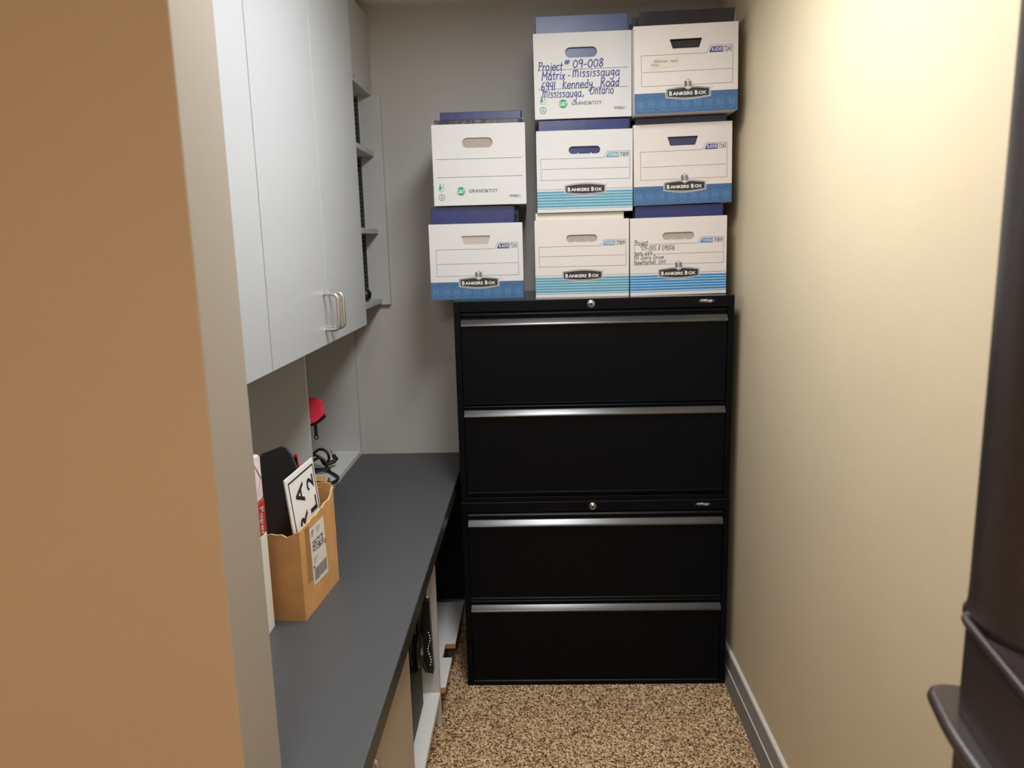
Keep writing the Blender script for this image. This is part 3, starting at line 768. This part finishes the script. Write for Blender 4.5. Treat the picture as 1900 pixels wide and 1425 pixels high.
while x_ < lu1-.006:
    w_ = random.choice((.0009, .0013, .002)); s.rect(x_, x_+w_, .064, .094, INK_GREY, 1); x_ += w_ + random.choice((.0009, .0014))
s.rect(lu0+.006, lu0+.013, .096, .103, INK, 1)
s.build('shipping_label', t)
def box_pt(lx, ly, lz): 
    v = Matrix.Rotation(yaw, 3, 'Z') @ Vector((lx, ly, 0)); return (-.524+v.x, 1.572+v.y, .7302+lz)
# black boards standing in it
t = thing('black_presentation_board', 'tall black board leaning inside the brown cardboard box', 'board', box_pt(-.105, .165, .006), (0, 0, yaw))
MB().prism([(-.050, 0), (.040, 0), (.040, .295), (.027, .333), (.016, .348), (.006, .352), (-.045, .333), (-.050, .325)], 'y', 0, .009).build('panel', FOAM, t, bevel=.002)
MB().box(-.049, .036, .011, .018, 0, .322).build('backing', BLACK_PAINT, t, bevel=.002)
# white sign
so = box_pt(-.0065, .032, .0065)
t = thing('lettered_sign', 'white plastic sign with black border and sideways letters in the brown cardboard box', 'sign', so, (math.radians(2.0), math.radians(-4.8), yaw))
sw, sh = .165, .315
MB().box(-.004, 0, 0, sw, 0, sh).build('panel', SIGN_W, t, bevel=.0008)
s = Sheet((0, 0, 0), (0,1,0), (0,0,1), (1,0,0), base=.0004)
bw = .0042; mgn = .014
s.line([(mgn, mgn), (sw-mgn*.6, mgn), (sw-mgn*.6, sh-mgn), (mgn, sh-mgn)], bw, INK, 0, True)
for chh, u0, u1, v0, v1 in (('A', .040, .086, .236, .284), ('R', .040, .086, .176, .216), ('2', .106, .146, .250, .282), ('L', .106, .146, .196, .230),
                            ('E', .040, .086, .120, .156), ('N', .106, .146, .136, .176)):
    s.text(chh, u0, u1, v0, v1, INK, 1, .02, rot=True)
s.build('lettering', t)
o = MB().box(-.0035, .0035, -.003, .003, 0, .325).build('red_ruler', RED, bevel=.001)
o.location = box_pt(-.052, .200, .006); o.rotation_euler = (0, math.radians(-5), yaw)
tag(o, 'thin red stick poking out behind the white lettered sign', 'stick')

# reams beside the jamb
t = thing('paper_carton', 'white and red paper carton on the counter behind the partition edge', 'paper box', (-.69, 1.41, .7302))
MB().box(-.80, -.587, 1.270, 1.553, .7303, .952).build('body', LABEL_W, t, world=True, bevel=.002)
MB().box(-.801, -.5862, 1.269, 1.554, .9525, 1.026).build('lid', REAM_R, t, world=True, bevel=.003)
o = ROOT[t.name]
s = Sheet((-.5862-o[0], 1.515-o[1], 1.020-o[2]), (0,0,-1), (0,1,0), (1,0,0))
s.hand('Paper', .004, .006, .018, .0024, INK_WHITE, 1, sx=1.15)
s.build('lettering', t)
t = thing('paper_ream', 'white wrapped paper ream with folded end, on top of the red and white carton', 'paper ream', (-.69, 1.41, 1.0265))
MB().box(-.795, -.587, 1.272, 1.546, 1.0268, 1.126).build('wrapped_block', REAM_W, t, world=True, bevel=.004)
f = MB(); X = -.5866
f.add([(X, 1.500, 1.126), (X+.0022, 1.541, 1.076), (X, 1.546, 1.121)], [(0,1,2)])
f.add([(X, 1.500, 1.030), (X+.0022, 1.541, 1.076), (X, 1.546, 1.033)], [(0,2,1)])
f.add([(X, 1.276, 1.121), (X+.0018, 1.500, 1.076), (X, 1.500, 1.126)], [(0,1,2)])
f.build('fold_flap', REAM_W, t, world=True)

# ------------------------------------------------------------------ small things in the pigeonhole
t = thing('red_pouch', 'coral red zipped pouch hanging behind the pigeonhole divider', 'pouch', (-.74, 2.33, 1.0))
MB().prism([(-.80, 1.075), (-.735, 1.092), (-.690, 1.086), (-.671, 1.080), (-.672, 1.062), (-.665, 1.036), (-.685, 1.018), (-.72, 1.004), (-.80, .995)], 'y', 2.309, 2.338).build('bag', RED_CLOTH, t, world=True, bevel=.008, seg=3)
MB().tube(smooth_path([(-.795, 2.324, .992), (-.72, 2.324, 1.000), (-.686, 2.324, 1.013), (-.662, 2.324, 1.032)]), .0045, n=8).build('zip', RUBBER, t, world=True)
MB().box(-.700, -.690, 2.320, 2.326, .968, 1.004).tube([(-.695+.006*math.cos(a), 2.323, .963+.006*math.sin(a)) for a in [i*math.pi/6 for i in range(13)]], .0022, 0, 8).build('zip_pull', RUBBER, t, world=True, bevel=.001)

t = thing('power_cable', 'coiled black cable with barrel plug on the pigeonhole base board', 'cable', (-.78, 2.68, .7505))
p = [(-.88, 2.80, .756), (-.84, 2.74, .79), (-.80, 2.70, .822), (-.772, 2.69, .816), (-.764, 2.69, .79), (-.78, 2.69, .765), (-.80, 2.70, .79), (-.82, 2.70, .800), (-.85, 2.70, .78),
     (-.84, 2.68, .758), (-.79, 2.66, .757), (-.75, 2.64, .765), (-.80, 2.62, .760), (-.86, 2.60, .757)]
MB().tube(smooth_path(p), .0052, n=8).build('cord', RUBBER, t, world=True)
MB().tube(smooth_path([(-.85, 2.66, .765), (-.80, 2.68, .795), (-.772, 2.68, .775), (-.76, 2.65, .757), (-.70, 2.56, .757), (-.712, 2.50, .7565), (-.80, 2.52, .757), (-.87, 2.55, .757)]), .0055, n=8).build('cord', RUBBER, t, world=True)
MB().tube([(-.775, 2.68, .768), (-.75, 2.70, .775), (-.742, 2.705, .782), (-.752, 2.705, .800)], .007, n=10, radii=[.006, .0085, .009, .007]).build('plug', RUBBER, t, world=True)
MB().tube([(-.752, 2.705, .800), (-.760, 2.705, .815)], .0035, n=10).build('plug_tip', STEEL, t, world=True)
e = MB().prism([(-.86, 2.60), (-.752, 2.590), (-.724, 2.475), (-.80, 2.40), (-.87, 2.42)], 'z', .7508, .7525)
tag(e.build('manila_envelope', MANILA), 'yellow manila envelope lying on the pigeonhole base board', 'envelope')
e = MB().tube([(-.728, 2.545, .7565), (-.708, 2.480, .7565)], .005, n=12)
e.box(-.7065, -.7052, 2.465, 2.48, .752, .762)
tag(e.build('metal_rod', STEEL), 'short shiny metal rod beside the manila envelope', 'rod')

# ------------------------------------------------------------------ dark stand at the right edge
t = thing('plastic_stand', 'dark brown-black plastic stand with round column, cropped by the right edge', 'stand', (.37, .42, 0))
def rounded(pts, r, n=5):
    out = []
    for i, p in enumerate(pts):
        a, b_, c_ = Vector(pts[i-1]), Vector(p), Vector(pts[(i+1) % len(pts)])
        rr = r[i] if isinstance(r, (list, tuple)) else r
        u = (a-b_).normalized()*rr; v = (c_-b_).normalized()*rr
        for k in range(n+1):
            q = k/n
            out.append(tuple(b_ + u*(1-q)**2 + v*q**2))
    return out
def inset(pts, d):
    c_ = Vector((sum(p[0] for p in pts)/len(pts), sum(p[1] for p in pts)/len(pts)))
    return [tuple(Vector(p) + (c_-Vector(p)).normalized()*d) for p in pts]
base = rounded([(.298, .516), (.268, .30), (.43, .275), (.465, .49)], [.012, .02, .03, .03])
up = inset(base, .002)
MB().prism(base, 'z', .02, 1.20, smooth=True).build('body', DARK_PLASTIC, t, world=True)
b = MB()
b.prism(rounded([(.299, .517), (.267, .30), (.431, .274), (.466, .491)], [.014, .02, .03, .03]), 'z', 1.2105, 1.280)
n = len(base)
r0 = rounded([(.299, .517), (.267, .30), (.431, .274), (.466, .491)], [.014, .02, .03, .03])
b.tube([(p[0], p[1], 1.282) for p in r0 + [r0[0]]], .0032, n=8, caps=False)
b.build('upper_casing', DARK_PLASTIC, t, world=True)
fl = rounded([(.299, .545), (.2865, .49), (.283, .45), (.263, .29), (.438, .262), (.476, .50)], [.012, .02, .02, .02, .03, .03])
b = MB().prism(fl, 'z', 1.198, 1.2100).tube([(p[0], p[1], 1.204) for p in fl + [fl[0]]], .006, n=10, caps=False)
b.build('flange', DARK_PLASTIC, t, world=True)
MB().lathe([(.0, 1.2805), (.057, 1.2805), (.0545, 1.285), (.054, 1.30), (.054, 1.84), (.050, 1.85), (0, 1.85)], (.356, .500, 0), 'z', n=48).build('column', DARK_PLASTIC, t, world=True)
MB().prism(inset(base, -.006), 'z', 0, .0195).build('foot', DARK_PLASTIC, t, world=True)

bpy.context.view_layer.update()
